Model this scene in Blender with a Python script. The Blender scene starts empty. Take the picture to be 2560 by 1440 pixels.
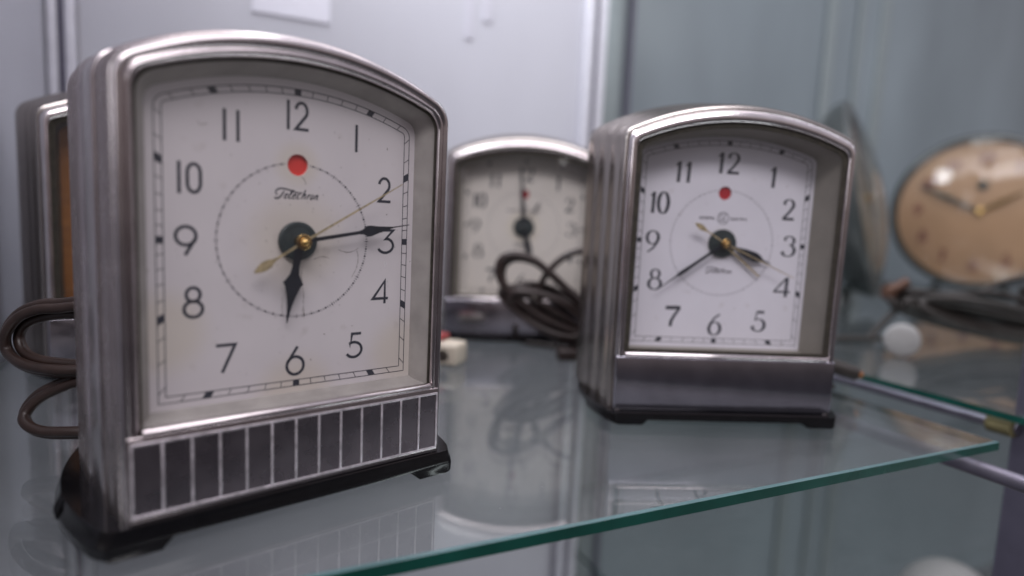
import bpy, bmesh, math, random
from mathutils import Vector, Matrix
random.seed(7)
SC = bpy.context.scene
COL = SC.collection
S = 0.01                       # geometry below is written in centimetres
PI = math.pi
sin, cos = math.sin, math.cos

# ------------------------------------------------------------------ camera
cam_d = bpy.data.cameras.new('camera')
cam = bpy.data.objects.new('camera', cam_d); COL.objects.link(cam); SC.camera = cam
p_, r_ = 0.1168, 0.0470
rt = Vector((1, 0, 0)); up = Vector((0, sin(p_), cos(p_))); fw = Vector((0, cos(p_), -sin(p_)))
cx = rt * cos(r_) + up * sin(r_); cy = up * cos(r_) - rt * sin(r_)
M4 = Matrix((cx, cy, -fw)).transposed().to_4x4(); M4.translation = Vector((0, 0, 10.7638 * S))
cam.matrix_world = M4
cam_d.sensor_width = 36; cam_d.lens = 1578.4 / 2560 * 36
cam_d.clip_start = 0.005; cam_d.clip_end = 50
cam_d.dof.use_dof = True; cam_d.dof.focus_distance = 0.262; cam_d.dof.aperture_fstop = 3.5

# ------------------------------------------------------------------ surroundings light
W = bpy.data.worlds.new('World'); SC.world = W; W.use_nodes = True
nt = W.node_tree; nt.nodes.clear()
wo = nt.nodes.new('ShaderNodeOutputWorld'); bg = nt.nodes.new('ShaderNodeBackground')
tc = nt.nodes.new('ShaderNodeTexCoord'); sx = nt.nodes.new('ShaderNodeSeparateXYZ')
mr = nt.nodes.new('ShaderNodeMapRange'); rp = nt.nodes.new('ShaderNodeValToRGB')
nt.links.new(tc.outputs['Generated'], sx.inputs[0]); nt.links.new(sx.outputs['Z'], mr.inputs[0])
mr.inputs[1].default_value = -1; mr.inputs[2].default_value = 1
nt.links.new(mr.outputs[0], rp.inputs[0]); nt.links.new(rp.outputs[0], bg.inputs[0]); nt.links.new(bg.outputs[0], wo.inputs[0])
cr = rp.color_ramp
cr.elements[0].position = 0.0; cr.elements[0].color = (.05, .047, .052, 1)
cr.elements[1].position = 1.0; cr.elements[1].color = (.55, .53, .60, 1)
for pos, c in ((.40, (.04, .037, .043)), (.47, (.06, .052, .055)), (.53, (.13, .108, .105)), (.60, (.24, .21, .215)), (.75, (.34, .325, .365))):
    e = cr.elements.new(pos); e.color = (*c, 1)
bg.inputs[1].default_value = 1.0

def area(name, loc, target, sx_, sy_, power, color):
    d = bpy.data.lights.new(name, 'AREA'); d.shape = 'RECTANGLE'; d.size = sx_ * S; d.size_y = sy_ * S
    d.energy = power; d.color = color
    o = bpy.data.objects.new(name, d); COL.objects.link(o); o.location = Vector(loc) * S
    o.rotation_euler = (Vector(target) - Vector(loc)).to_track_quat('-Z', 'Y').to_euler(); return o
area('ceiling_light', (-8, 8, 110), (0, 38, 5), 120, 30, 3.0, (1.0, .95, .985))
area('case_light', (-2, 52, 60), (-2, 62, 0), 75, 10, .8, (1.0, .96, 1.0))
area('front_light', (5, -72, 120), (0, 38, 6), 130, 36, 10.6, (1.0, .955, .99))
area('side_light', (-95, -60, 50), (0, 40, 8), 45, 60, 1.5, (.95, .95, 1.0))
area('bay_light', (95, 60, 70), (105, 90, 0), 110, 12, 2.0, (.88, .96, 1.0))
area('lower_fill_light', (115, 30, -62), (100, 110, -10), 150, 14, 3.2, (.92, .97, 1.0))  # added unseen lamp, brightens the dark region below the shelves
area('room_light', (-18, 53, 66), (71, 100, 22), 20, 18, 1.9, (.9, .95, 1.0))

SC.view_settings.view_transform = 'Standard'; SC.view_settings.look = 'None'
SC.view_settings.exposure = .27; SC.view_settings.gamma = 1
SC.render.engine = 'CYCLES'
SC.cycles.max_bounces = 12; SC.cycles.glossy_bounces = 6; SC.cycles.transparent_max_bounces = 24
SC.cycles.use_denoising = True; SC.cycles.sample_clamp_indirect = 6
SC.cycles.caustics_reflective = False

# ------------------------------------------------------------------ materials
def new_mat(name):
    m = bpy.data.materials.new(name); m.use_nodes = True
    b = m.node_tree.nodes['Principled BSDF']; return m, m.node_tree, b
def N(t, typ, **kw):
    n = t.nodes.new(typ)
    for k, v in kw.items(): setattr(n, k, v)
    return n
def noise(t, scale, detail=3, stretch=None, coord='Object'):
    tc = N(t, 'ShaderNodeTexCoord'); mp = N(t, 'ShaderNodeMapping'); nz = N(t, 'ShaderNodeTexNoise')
    if stretch: mp.inputs['Scale'].default_value = stretch
    nz.inputs['Scale'].default_value = scale; nz.inputs['Detail'].default_value = detail
    t.links.new(tc.outputs[coord], mp.inputs[0]); t.links.new(mp.outputs[0], nz.inputs[0]); return nz
def ramp(t, src, stops):
    r = N(t, 'ShaderNodeValToRGB'); e = r.color_ramp.elements
    e[0].position, e[1].position = stops[0][0], stops[-1][0]
    def c(v): return (v, v, v, 1) if isinstance(v, (int, float)) else (*v, 1)
    e[0].color = c(stops[0][1]); e[1].color = c(stops[-1][1])
    for q, v in stops[1:-1]:
        x = e.new(q); x.color = c(v)
    t.links.new(src, r.inputs[0]); return r
def plain(name, col, rough=.5, metal=0, coat=0, var=.12, nscale=120, bump=0, spec=.5, stretch=None, rvar=.0):
    m, t, b = new_mat(name)
    nz = noise(t, nscale, 4, stretch)
    lo = tuple(c * (1 - var) for c in col); hi = tuple(min(1, c * (1 + var)) for c in col)
    r = ramp(t, nz.outputs[0], [(.3, lo), (.7, hi)]); t.links.new(r.outputs[0], b.inputs['Base Color'])
    b.inputs['Roughness'].default_value = rough; b.inputs['Metallic'].default_value = metal
    b.inputs['Coat Weight'].default_value = coat; b.inputs['Specular IOR Level'].default_value = spec
    if rvar:
        rr = ramp(t, nz.outputs[0], [(.3, max(0.02, rough - rvar)), (.7, rough + rvar)]); t.links.new(rr.outputs[0], b.inputs['Roughness'])
    if bump:
        bp = N(t, 'ShaderNodeBump'); bp.inputs['Strength'].default_value = bump; bp.inputs['Distance'].default_value = .0003
        t.links.new(nz.outputs[0], bp.inputs['Height']); t.links.new(bp.outputs[0], b.inputs['Normal'])
    return m

def metal_mat(name, col, rough, rvar, grime=.5, edge=None):
    m, t, b = new_mat(name)
    n1 = noise(t, 90, 5); n2 = noise(t, 900, 3); n3 = noise(t, 60, 4, (14, 14, .6)); n4 = noise(t, 260, 2)
    mixf = N(t, 'ShaderNodeMath', operation='ADD'); t.links.new(n1.outputs[0], mixf.inputs[0]); mixf.inputs[1].default_value = 0.0
    r = ramp(t, mixf.outputs[0], [(.35, tuple(c * .90 for c in col)), (.6, col)])
    pit = ramp(t, n4.outputs[0], [(.76, 1.0), (.82, .25)])
    mx = N(t, 'ShaderNodeMix', data_type='RGBA', blend_type='MULTIPLY'); mx.inputs[0].default_value = grime
    t.links.new(r.outputs[0], mx.inputs[6]); t.links.new(pit.outputs[0], mx.inputs[7]); t.links.new(mx.outputs[2], b.inputs['Base Color'])
    rr = ramp(t, n1.outputs[0], [(.3, rough - rvar), (.7, rough + rvar)]); t.links.new(rr.outputs[0], b.inputs['Roughness'])
    b.inputs['Metallic'].default_value = 1
    if edge: b.inputs['Specular Tint'].default_value = (*edge, 1)
    bp = N(t, 'ShaderNodeBump'); bp.inputs['Strength'].default_value = .04; bp.inputs['Distance'].default_value = .0001
    t.links.new(n2.outputs[0], bp.inputs['Height']); t.links.new(bp.outputs[0], b.inputs['Normal'])
    return m

def dial_mat(name, col, spots, age=.6):
    """painted dial: faint mottling, specks, yellowed rings round the holes"""
    m, t, b = new_mat(name)
    n1 = noise(t, 35, 4); n2 = noise(t, 420, 2); n3 = noise(t, 140, 5)
    r = ramp(t, n1.outputs[0], [(.3, tuple(c * .93 for c in col)), (.7, col)])
    last = r.outputs[0]
    tc = N(t, 'ShaderNodeTexCoord')
    for (x, y, z, rad) in spots:
        vd = N(t, 'ShaderNodeVectorMath', operation='DISTANCE'); vd.inputs[1].default_value = (x * S, y * S, z * S)
        t.links.new(tc.outputs['Object'], vd.inputs[0])
        mr = N(t, 'ShaderNodeMapRange'); mr.inputs[1].default_value = rad * .55 * S; mr.inputs[2].default_value = rad * 1.5 * S
        mr.inputs[3].default_value = age; mr.inputs[4].default_value = 0; mr.interpolation_type = 'SMOOTHSTEP'
        t.links.new(vd.outputs['Value'], mr.inputs[0])
        mx = N(t, 'ShaderNodeMix', data_type='RGBA'); t.links.new(mr.outputs[0], mx.inputs[0])
        t.links.new(last, mx.inputs[6]); mx.inputs[7].default_value = (col[0] * .90, col[1] * .86, col[2] * .70, 1); last = mx.outputs[2]
    sp = ramp(t, n2.outputs[0], [(.735, 0), (.77, 1)])
    mx = N(t, 'ShaderNodeMix', data_type='RGBA'); t.links.new(sp.outputs[0], mx.inputs[0]); t.links.new(last, mx.inputs[6]); mx.inputs[7].default_value = (.16, .12, .10, 1)
    last = mx.outputs[2]
    sm = ramp(t, n3.outputs[0], [(.62, 0), (.8, .35)])
    mx = N(t, 'ShaderNodeMix', data_type='RGBA'); t.links.new(sm.outputs[0], mx.inputs[0]); t.links.new(last, mx.inputs[6]); mx.inputs[7].default_value = (.42, .36, .33, 1)
    t.links.new(mx.outputs[2], b.inputs['Base Color']); b.inputs['Roughness'].default_value = .38
    return m

def glass_mat(name, tint, haze=0.0, hazecol=(.5, .5, .55), f0=.04, rough=.0, specks=0.0):
    """thin pane: straight transparency + angle dependent mirror reflection, the same from both sides"""
    m = bpy.data.materials.new(name); m.use_nodes = True; t = m.node_tree; t.nodes.clear()
    out = N(t, 'ShaderNodeOutputMaterial'); tr = N(t, 'ShaderNodeBsdfTransparent'); gl = N(t, 'ShaderNodeBsdfGlossy'); df = N(t, 'ShaderNodeBsdfDiffuse')
    tr.inputs[0].default_value = (*tint, 1); gl.inputs['Roughness'].default_value = rough; df.inputs[0].default_value = (*hazecol, 1)
    ge = N(t, 'ShaderNodeNewGeometry'); dt = N(t, 'ShaderNodeVectorMath', operation='DOT_PRODUCT')
    t.links.new(ge.outputs['Incoming'], dt.inputs[0]); t.links.new(ge.outputs['Normal'], dt.inputs[1])
    ab = N(t, 'ShaderNodeMath', operation='ABSOLUTE'); t.links.new(dt.outputs['Value'], ab.inputs[0])
    om = N(t, 'ShaderNodeMath', operation='SUBTRACT'); om.inputs[0].default_value = 1; t.links.new(ab.outputs[0], om.inputs[1])
    pw = N(t, 'ShaderNodeMath', operation='POWER'); pw.inputs[1].default_value = 5; t.links.new(om.outputs[0], pw.inputs[0])
    ma = N(t, 'ShaderNodeMath', operation='MULTIPLY_ADD'); ma.inputs[1].default_value = 1 - f0; ma.inputs[2].default_value = f0; t.links.new(pw.outputs[0], ma.inputs[0])
    m1 = N(t, 'ShaderNodeMixShader'); nz = noise(t, 30, 5); hz = ramp(t, nz.outputs[0], [(.3, haze * .6), (.75, haze * 1.3)])
    fac = hz.outputs[0]
    if specks:
        n2 = noise(t, 330, 2); s2 = ramp(t, n2.outputs[0], [(.775, 0), (.80, specks)])
        ad = N(t, 'ShaderNodeMath', operation='ADD'); t.links.new(fac, ad.inputs[0]); t.links.new(s2.outputs[0], ad.inputs[1]); fac = ad.outputs[0]
    t.links.new(fac, m1.inputs[0]); t.links.new(tr.outputs[0], m1.inputs[1]); t.links.new(df.outputs[0], m1.inputs[2])
    m2 = N(t, 'ShaderNodeMixShader'); t.links.new(ma.outputs[0], m2.inputs[0]); t.links.new(m1.outputs[0], m2.inputs[1]); t.links.new(gl.outputs[0], m2.inputs[2])
    t.links.new(m2.outputs[0], out.inputs[0]); return m

M = {}
M['metal'] = metal_mat('worn pewter metal', (.66, .60, .61), .23, .015)
M['tarnish'] = metal_mat('tarnished pewter metal', (.60, .545, .54), .27, .015, .5, (.70, .64, .63))
M['rimp'] = metal_mat('pewter rim metal', (.63, .575, .585), .21, .02)
M['chrome'] = metal_mat('worn nickel metal', (.50, .465, .445), .23, .02, .2, (.66, .62, .59))
M['rim'] = metal_mat('bright nickel metal', (.84, .78, .79), .13, .03, .2)
M['panel'] = metal_mat('dark satin metal', (.33, .295, .325), .28, .04, .4)
M['rib'] = plain('bright ribs', (.66, .62, .66), .32, .6, var=.3, nscale=300)
M['polish'] = metal_mat('polished panel', (.46, .45, .51), .13, .02, .3)
M['bakelite'] = plain('black bakelite', (.004, .004, .005), .14, var=.3, nscale=200, spec=.4)
M['bakelite_side'] = M['bakelite']
M['ink'] = plain('dial ink', (.028, .030, .045), .6, var=.25, nscale=400)
M['scuff'] = plain('scuffs', (.17, .14, .12), .8, var=.4, nscale=600)
M['fineink'] = plain('fine dial ink', (.09, .08, .10), .6, var=.3, nscale=400)
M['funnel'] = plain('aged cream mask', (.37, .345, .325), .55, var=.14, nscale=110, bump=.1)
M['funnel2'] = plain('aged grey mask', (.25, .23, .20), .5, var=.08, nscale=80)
M['brass'] = plain('aged brass', (.55, .36, .14), .22, 1, var=.3, nscale=500)
M['gold'] = plain('dull gilt hand', (.52, .42, .25), .45, .5, var=.35, nscale=700)
M['hand'] = plain('black enamel hand', (.010, .012, .020), .35, var=.3, nscale=300)
M['hub'] = plain('green black hub disc', (.030, .042, .044), .38, var=.3, nscale=250, bump=.1)
M['red'] = plain('red indicator', (.72, .045, .035), .45, var=.05)
M['darkred'] = plain('deep red indicator', (.45, .02, .03), .4, var=.05)
M['grime'] = plain('grime and shade line', (.035, .03, .022), .8, var=.4, nscale=500)  # dirt at the seal plus painted dark of the gap under the rim
M['cord'] = plain('brown rubber cord', (.036, .021, .017), .38, var=.2, nscale=150)
M['dark_cord'] = plain('dark brown cord', (.032, .020, .018), .4, var=.2, nscale=150)
M['black_cord'] = plain('black cord', (.024, .019, .016), .45, var=.2)
M['amber'] = plain('amber brown dial', (.30, .115, .025), .45, var=.25, nscale=40, stretch=(1, 1, 4))
M['cream_dial'] = plain('yellowed dial', (.38, .235, .145), .45, var=.1, nscale=14)
M['dull_dial'] = plain('dull dial', (.14, .135, .115), .4, var=.2, nscale=20)
M['cream'] = plain('cream plastic', (.62, .55, .45), .4, var=.05)
M['white'] = plain('white plastic', (.37, .365, .36), .35, var=.04)
M['card'] = plain('white reflection card', (.72, .72, .80), .7, var=.02)
M['slip'] = plain('pale reflection slip', (.58, .58, .65), .6, var=.02)
M['alu'] = plain('anodised aluminium', (.20, .19, .25), .34, .75, var=.08, nscale=60)
M['alu_groove'] = plain('dark groove gasket', (.13, .125, .17), .5, .3, var=.08)
M['alu_light'] = plain('pale frame edge', (.66, .66, .72), .35, .3, var=.05)
M['alu_green'] = plain('grey green frame edge', (.30, .34, .35), .35, .2, var=.06)
M['rod'] = plain('grey metal rod', (.26, .245, .30), .38, .8, var=.08)
M['back'] = plain('pale back panel', (.52, .525, .58), .35, var=.10, nscale=5, stretch=(1, 1, .3))
M['back2'] = plain('grey green back panel', (.26, .30, .33), .28, var=.16, nscale=5, stretch=(1, 1, .35))
M['darkrim'] = plain('dark green black rim', (.035, .042, .040), .3, var=.2)
M['greyrim'] = plain('grey green rim', (.05, .058, .058), .35, var=.2)
M['brown_mark'] = plain('red brown numerals', (.16, .05, .04), .6, var=.2)
M['dial_g'] = dial_mat('silvered dial', (.76, .71, .73), [(0, 0, 9.46, 1.5), (0, 0, 12.1, .7), (-4.3, 0, 6.5, 1.2), (4.4, 0, 5.0, 1.3), (0, 0, 4.0, 1.2)])
M['dial_r'] = dial_mat('white dial', (.85, .83, .91), [(0, 0, 9.68, .8)], .35)
M['dial_m'] = dial_mat('ivory dial', (.84, .79, .73), [(0, 0, 9.68, 1.2)], .5)
M['crystal'] = glass_mat('dial crystal', (.97, .97, .97), .03, (.55, .55, .58), specks=.3)
M['shelf'] = glass_mat('shelf glass', (.93, .955, .945), .065, (.50, .51, .54), f0=.125, specks=.55)
M['dome'] = glass_mat('domed crystal', (.97, .96, .92), .02, (.6, .6, .6))
M['edge'] = plain('green glass edge', (.004, .055, .042), .25, var=.25, nscale=40, spec=.6)
M['bevel'] = plain('edge reflection strip', (.10, .18, .19), .25, var=.12, nscale=40)  # colour of the light band reflected inside the shelf edge

# ------------------------------------------------------------------ object helpers
def link_mesh(name, bm, mat, parent=None, smooth=35, recalc=True):
    if recalc: bmesh.ops.recalc_face_normals(bm, faces=bm.faces)
    bmesh.ops.scale(bm, vec=(S, S, S), verts=bm.verts)
    me = bpy.data.meshes.new(name); bm.to_mesh(me); bm.free()
    for m in (mat if isinstance(mat, (list, tuple)) else [mat]): me.materials.append(m)
    if smooth:
        me.polygons.foreach_set('use_smooth', [True] * len(me.polygons)); me.set_sharp_from_angle(angle=math.radians(smooth))
    o = bpy.data.objects.new(name, me); COL.objects.link(o)
    if parent: o.parent = parent
    return o
def thing(name, label, cat, loc=(0, 0, 0), rz=0, group=None):
    o = bpy.data.objects.new(name, None); COL.objects.link(o); o.empty_display_size = .01
    o.location = Vector(loc) * S; o.rotation_euler = (0, 0, rz); o['label'] = label; o['category'] = cat
    if group: o['group'] = group
    return o
def tag(o, label, cat, group=None):
    o['label'] = label; o['category'] = cat
    if group: o['group'] = group
    return o
def box(bm, x0, x1, y0, y1, z0, z1, bev=0, mi=0):
    vs = [bm.verts.new(v) for v in ((x0, y0, z0), (x1, y0, z0), (x1, y1, z0), (x0, y1, z0), (x0, y0, z1), (x1, y0, z1), (x1, y1, z1), (x0, y1, z1))]
    fs = [bm.faces.new([vs[i] for i in f]) for f in ((0, 3, 2, 1), (4, 5, 6, 7), (0, 1, 5, 4), (1, 2, 6, 5), (2, 3, 7, 6), (3, 0, 4, 7))]
    for f in fs: f.material_index = mi
    if bev:
        es = list({e for f in fs for e in f.edges})
        bmesh.ops.bevel(bm, geom=es, offset=bev, segments=3, profile=.5, affect='EDGES')
def loft(bm, rows, closed=True, cap0=False, cap1=False, mi=0):
    R = [[bm.verts.new(p) for p in r] for r in rows]; n = len(rows[0])
    for a, b in zip(R, R[1:]):
        for i in range(n if closed else n - 1):
            j = (i + 1) % n; bm.faces.new((a[i], a[j], b[j], b[i])).material_index = mi
    if cap0: bm.faces.new(R[0]).material_index = mi
    if cap1: bm.faces.new(R[-1]).material_index = mi
    return R
def catmull(pts, n=8, closed=False):
    pts = [Vector(p) for p in pts]; out = []; L = len(pts)
    segs = L if closed else L - 1
    for i in range(segs):
        if closed: a, b, c, d = pts[(i - 1) % L], pts[i], pts[(i + 1) % L], pts[(i + 2) % L]
        else: a, b, c, d = pts[max(i - 1, 0)], pts[i], pts[i + 1], pts[min(i + 2, L - 1)]
        for k in range(n):
            t = k / n
            out.append(.5 * ((2 * b) + (c - a) * t + (2 * a - 5 * b + 4 * c - d) * t * t + (3 * b - a - 3 * c + d) * t ** 3))
    if not closed: out.append(pts[-1])
    return out
def tube(bm, pts, r, seg=10, cap=True, flat=None, mi=0):
    """round (or twin, figure-eight) cord along points; flat=(direction) gives the wide axis"""
    pts = [Vector(p) for p in pts]; rows = []; nprev = None
    for i, p in enumerate(pts):
        d = (pts[min(i + 1, len(pts) - 1)] - pts[max(i - 1, 0)]).normalized()
        if nprev is None: nprev = (Vector((0, 0, 1)) if abs(d.z) < .9 else Vector((1, 0, 0)))
        u = (nprev - d * nprev.dot(d)).normalized(); v = d.cross(u); nprev = u
        rr = r[i] if isinstance(r, (list, tuple)) else r
        row = []
        for k in range(seg):
            a = 2 * PI * k / seg
            if flat:   # twin-lead cross-section, wide along u
                f = 1.0 + .0 ; w_ = rr * (1.35 + .0); pinch = .62 + .38 * abs(cos(a)) ** .8
                row.append(p + u * cos(a) * w_ + v * sin(a) * rr * (.55 + .45 * abs(cos(a)) ** .7 if abs(cos(a)) < .5 else .9))
            else: row.append(p + u * cos(a) * rr + v * sin(a) * rr)
        rows.append(row)
    loft(bm, rows, True, cap, cap, mi)
def lathe(bm, prof, axis='z', seg=48, c=(0, 0, 0), mi=0, cap0=False, cap1=False):
    rows = []
    for r, h in prof:
        row = []
        for k in range(seg):
            a = 2 * PI * k / seg
            if axis == 'z': row.append((c[0] + r * cos(a), c[1] + r * sin(a), c[2] + h))
            elif axis == 'y': row.append((c[0] + r * cos(a), c[1] + h, c[2] + r * sin(a)))
            else: row.append((c[0] + h, c[1] + r * cos(a), c[2] + r * sin(a)))
        rows.append(row)
    loft(bm, rows, True, cap0, cap1, mi)
def slab_poly(bm, poly, y, th, mi=0):
    """flat outline in x,z, front at y-th, back at y"""
    loft(bm, [[(x, y, z) for x, z in poly], [(x, y - th, z) for x, z in poly]], True, True, True, mi)

def outline(w, zt, rad, R, o, zb, closed=False, nc=10, na=28):
    """side - rounded shoulder - shallow arch - shoulder - side, offset outwards by o"""
    w2, z2, r2, R2 = w + o, zt + o, max(rad + o, .02), R + o
    xc = w2 - r2; zc0 = z2 - R2; zc = zc0 + math.sqrt((R2 - r2) ** 2 - xc ** 2)
    a1 = math.atan2(zc - zc0, xc)
    right = [(xc + r2 * cos(a1 * k / nc), zc + r2 * sin(a1 * k / nc)) for k in range(nc)]
    arch = [(R2 * cos(a1 + (PI - 2 * a1) * k / na), zc0 + R2 * sin(a1 + (PI - 2 * a1) * k / na)) for k in range(na + 1)]
    left = [(-x, z) for x, z in reversed(right)]
    side_r = [(w2, zb + (zc - zb) * k / 6) for k in range(6)]
    side_l = [(-x, z) for x, z in reversed(side_r)]
    return side_r + right + arch + left + side_l      # open at the bottom, right to left

def ray_hit(poly, c, ang):
    dx, dz = sin(ang), cos(ang); best = None
    n = len(poly)
    for i in range(n):
        (x1, z1), (x2, z2) = poly[i], poly[(i + 1) % n]
        ex, ez = x2 - x1, z2 - z1; den = dx * ez - dz * ex
        if abs(den) < 1e-9: continue
        t = ((x1 - c[0]) * ez - (z1 - c[1]) * ex) / den; s = ((x1 - c[0]) * dz - (z1 - c[1]) * dx) / den
        if t > 0 and -1e-6 <= s <= 1 + 1e-6 and (best is None or t < best): best = t
    return (c[0] + dx * best, c[1] + dz * best)

# ---- drawn strokes
def ribbon(bm, pts, w, y, closed=False, contrast=None):
    """pts in x,z; contrast=(thin) -> vertical travel thick (w), horizontal thin"""
    P = [Vector((p[0], p[1])) for p in pts]; n = len(P)
    L, Rr = [], []
    for i in range(n):
        a = P[i - 1] if (i > 0 or closed) else None; b = P[(i + 1) % n] if (i < n - 1 or closed) else None
        d1 = (P[i] - a).normalized() if a is not None and (P[i] - a).length > 1e-9 else None
        d2 = (b - P[i]).normalized() if b is not None and (b - P[i]).length > 1e-9 else None
        if d1 is None: d1 = d2
        if d2 is None: d2 = d1
        d = (d1 + d2)
        d = d.normalized() if d.length > 1e-6 else d1
        nrm = Vector((-d.y, d.x)); sc = 1 / max(.45, nrm.dot(Vector((-d1.y, d1.x))))
        ww = w if not isinstance(w, (list, tuple)) else w[i]
        if contrast is not None: ww = contrast + (ww - contrast) * abs(d.y) ** 1.6; sc = min(sc, 1.15)
        L.append(bm.verts.new((P[i].x + nrm.x * ww * .5 * sc, y, P[i].y + nrm.y * ww * .5 * sc)))
        Rr.append(bm.verts.new((P[i].x - nrm.x * ww * .5 * sc, y, P[i].y - nrm.y * ww * .5 * sc)))
    for i in range(n if closed else n - 1):
        j = (i + 1) % n; bm.faces.new((L[i], L[j], Rr[j], Rr[i]))
def disc(bm, x, z, r, y, seg=14, rz=None, rot=0):
    rz = rz or r
    bm.faces.new([bm.verts.new((x + r * cos(2 * PI * k / seg) * cos(rot) - rz * sin(2 * PI * k / seg) * sin(rot), y, z + r * cos(2 * PI * k / seg) * sin(rot) + rz * sin(2 * PI * k / seg) * cos(rot))) for k in range(seg)])
def arc(cx_, cz_, rx, rz, a0, a1, n=18):
    return [(cx_ + rx * cos(math.radians(a0 + (a1 - a0) * k / n)), cz_ + rz * sin(math.radians(a0 + (a1 - a0) * k / n))) for k in range(n + 1)]
FUT = {
 '1': [([(.5, 0), (.5, 1)], 0)],
 '2': [(arc(.46, .70, .42, .30, 172, -38) + [(.04, 0), (1, 0)], 0)],
 '3': [([(.02, .98), (.92, .98), (.42, .60)] + arc(.42, .31, .50, .31, 78, -155), 0)],
 '4': [([(.78, 0), (.78, .97), (.02, .22), (1.0, .22)], 0)],
 '5': [([(.86, .97), (.30, .97), (.20, .50)] + arc(.42, .31, .48, .31, 118, -150), 0)],
 '6': [([(.62, 1), (.10, .46)], 0), (arc(.5, .32, .46, .32, 0, 345, 30), 1)],
 '7': [([(.0, .96), (.96, .96), (.30, 0)], 0)],
 '8': [(arc(.5, .76, .36, .235, 0, 345, 26), 1), (arc(.5, .27, .48, .27, 0, 345, 28), 1)],
 '9': [(arc(.5, .67, .46, .32, 0, 345, 30), 1), ([(.92, .56), (.46, 0)], 0)],
 '0': [(arc(.5, .68, .46, .31, 0, 180, 14) + arc(.5, .31, .46, .31, 180, 360, 14), 1)],
}
SER = {
 '1': [([(.55, 0), (.62, 1)], 0, 1.25), ([(.62, .97), (.45, .88), (.25, .80)], 0, .6)],
 '2': [(arc(.48, .74, .36, .25, 165, -30) + [(.55, .38), (.12, .06)], 0, 1.2), ([(.06, .045), (.94, .045)], 0, -1.0)],
 '3': [(arc(.46, .77, .34, .22, 160, -80), 0, 1.1), (arc(.44, .29, .42, .29, 82, -165), 0, 1.3)],
 '4': [([(.74, 0), (.78, .98)], 0, 1.2), ([(.74, .97), (.04, .28)], 0, .65), ([(.0, .26), (1.0, .26)], 0, -.7)],
 '5': [([(.80, .97), (.30, .97)], 0, -1.0), ([(.30, .97), (.22, .53)], 0, .5), (arc(.44, .31, .42, .31, 122, -165), 0, 1.3)],
 '6': [([(.80, 1.0), (.45, .82), (.18, .52), (.10, .33)], 0, .9), (arc(.5, .31, .38, .31, 0, 345, 28), 1, 1.2)],
 '7': [([(.04, .93), (.95, .95)], 0, -1.35), ([(.92, .94), (.60, .55), (.42, .25), (.40, 0)], 0, 1.25)],
 '8': [(arc(.5, .77, .28, .22, 0, 345, 26), 1, 1.0), (arc(.5, .28, .40, .28, 0, 345, 28), 1, 1.2)],
 '9': [([(.20, 0), (.55, .18), (.82, .48), (.90, .67)], 0, .9), (arc(.5, .69, .38, .31, 0, 345, 28), 1, 1.2)],
 '0': [(arc(.5, .5, .40, .5, 0, 348, 34), 1, 1.35)],
}
def glyph(bm, ch, x0, x1, z0, z1, w, y, style):
    f = lambda p: (x0 + (x1 - x0) * p[0], z0 + (z1 - z0) * p[1])
    if style == 'fut':
        h = w * .5
        f = lambda p: (x0 + h + (x1 - x0 - w) * p[0], z0 + h + (z1 - z0 - w) * p[1])
        for pts, cl in FUT[ch]:
            if ch == '1': ribbon(bm, [((x0 + x1) / 2, z0), ((x0 + x1) / 2, z1)], w, y)
            else: ribbon(bm, [f(p) for p in pts], w, y, closed=bool(cl))
    else:
        for pts, cl, k in SER[ch]:
            q = [f(p) for p in pts]
            if k < 0: ribbon(bm, q, -k * w, y)
            elif k < .8: ribbon(bm, q, k * w, y)
            else: ribbon(bm, q, k * w, y, closed=bool(cl), contrast=w * .38)
        for (px, pz) in {'2': [(.17, .78)], '3': [(.19, .82), (.10, .20)], '5': [(.10, .22)]}.get(ch, []):
            q = f((px, pz)); disc(bm, q[0], q[1], w * .5, y - .0005)

LET = {  # capitals and script drawn as strokes, unit boxes
 'G': [arc(.5, .5, .42, .48, 45, 330) + [(.88, .45), (.55, .45)]], 'E': [[(.9, 1), (.1, 1), (.1, 0), (.9, 0)], [(.1, .5), (.75, .5)]],
 'N': [[(.1, 0), (.1, 1), (.9, 0), (.9, 1)]], 'R': [[(.1, 0), (.1, 1), (.7, 1), (.85, .78), (.7, .52), (.1, .5)], [(.5, .5), (.9, 0)]],
 'A': [[(.0, 0), (.5, 1), (1, 0)], [(.2, .35), (.8, .35)]], 'L': [[(.1, 1), (.1, 0), (.9, 0)]],
 'C': [arc(.5, .5, .42, .48, 45, 315)], 'T': [[(.0, 1), (1, 1)], [(.5, 1), (.5, 0)]], 'I': [[(.5, 0), (.5, 1)]],
}
def caps(bm, text, x0, x1, z0, z1, w, y):
    n = len(text); cw = (x1 - x0) / n
    for i, ch in enumerate(text):
        for st in LET[ch]:
            ribbon(bm, [(x0 + cw * (i + .1 + .78 * p[0]), z0 + (z1 - z0) * p[1]) for p in st], w, y)
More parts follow.
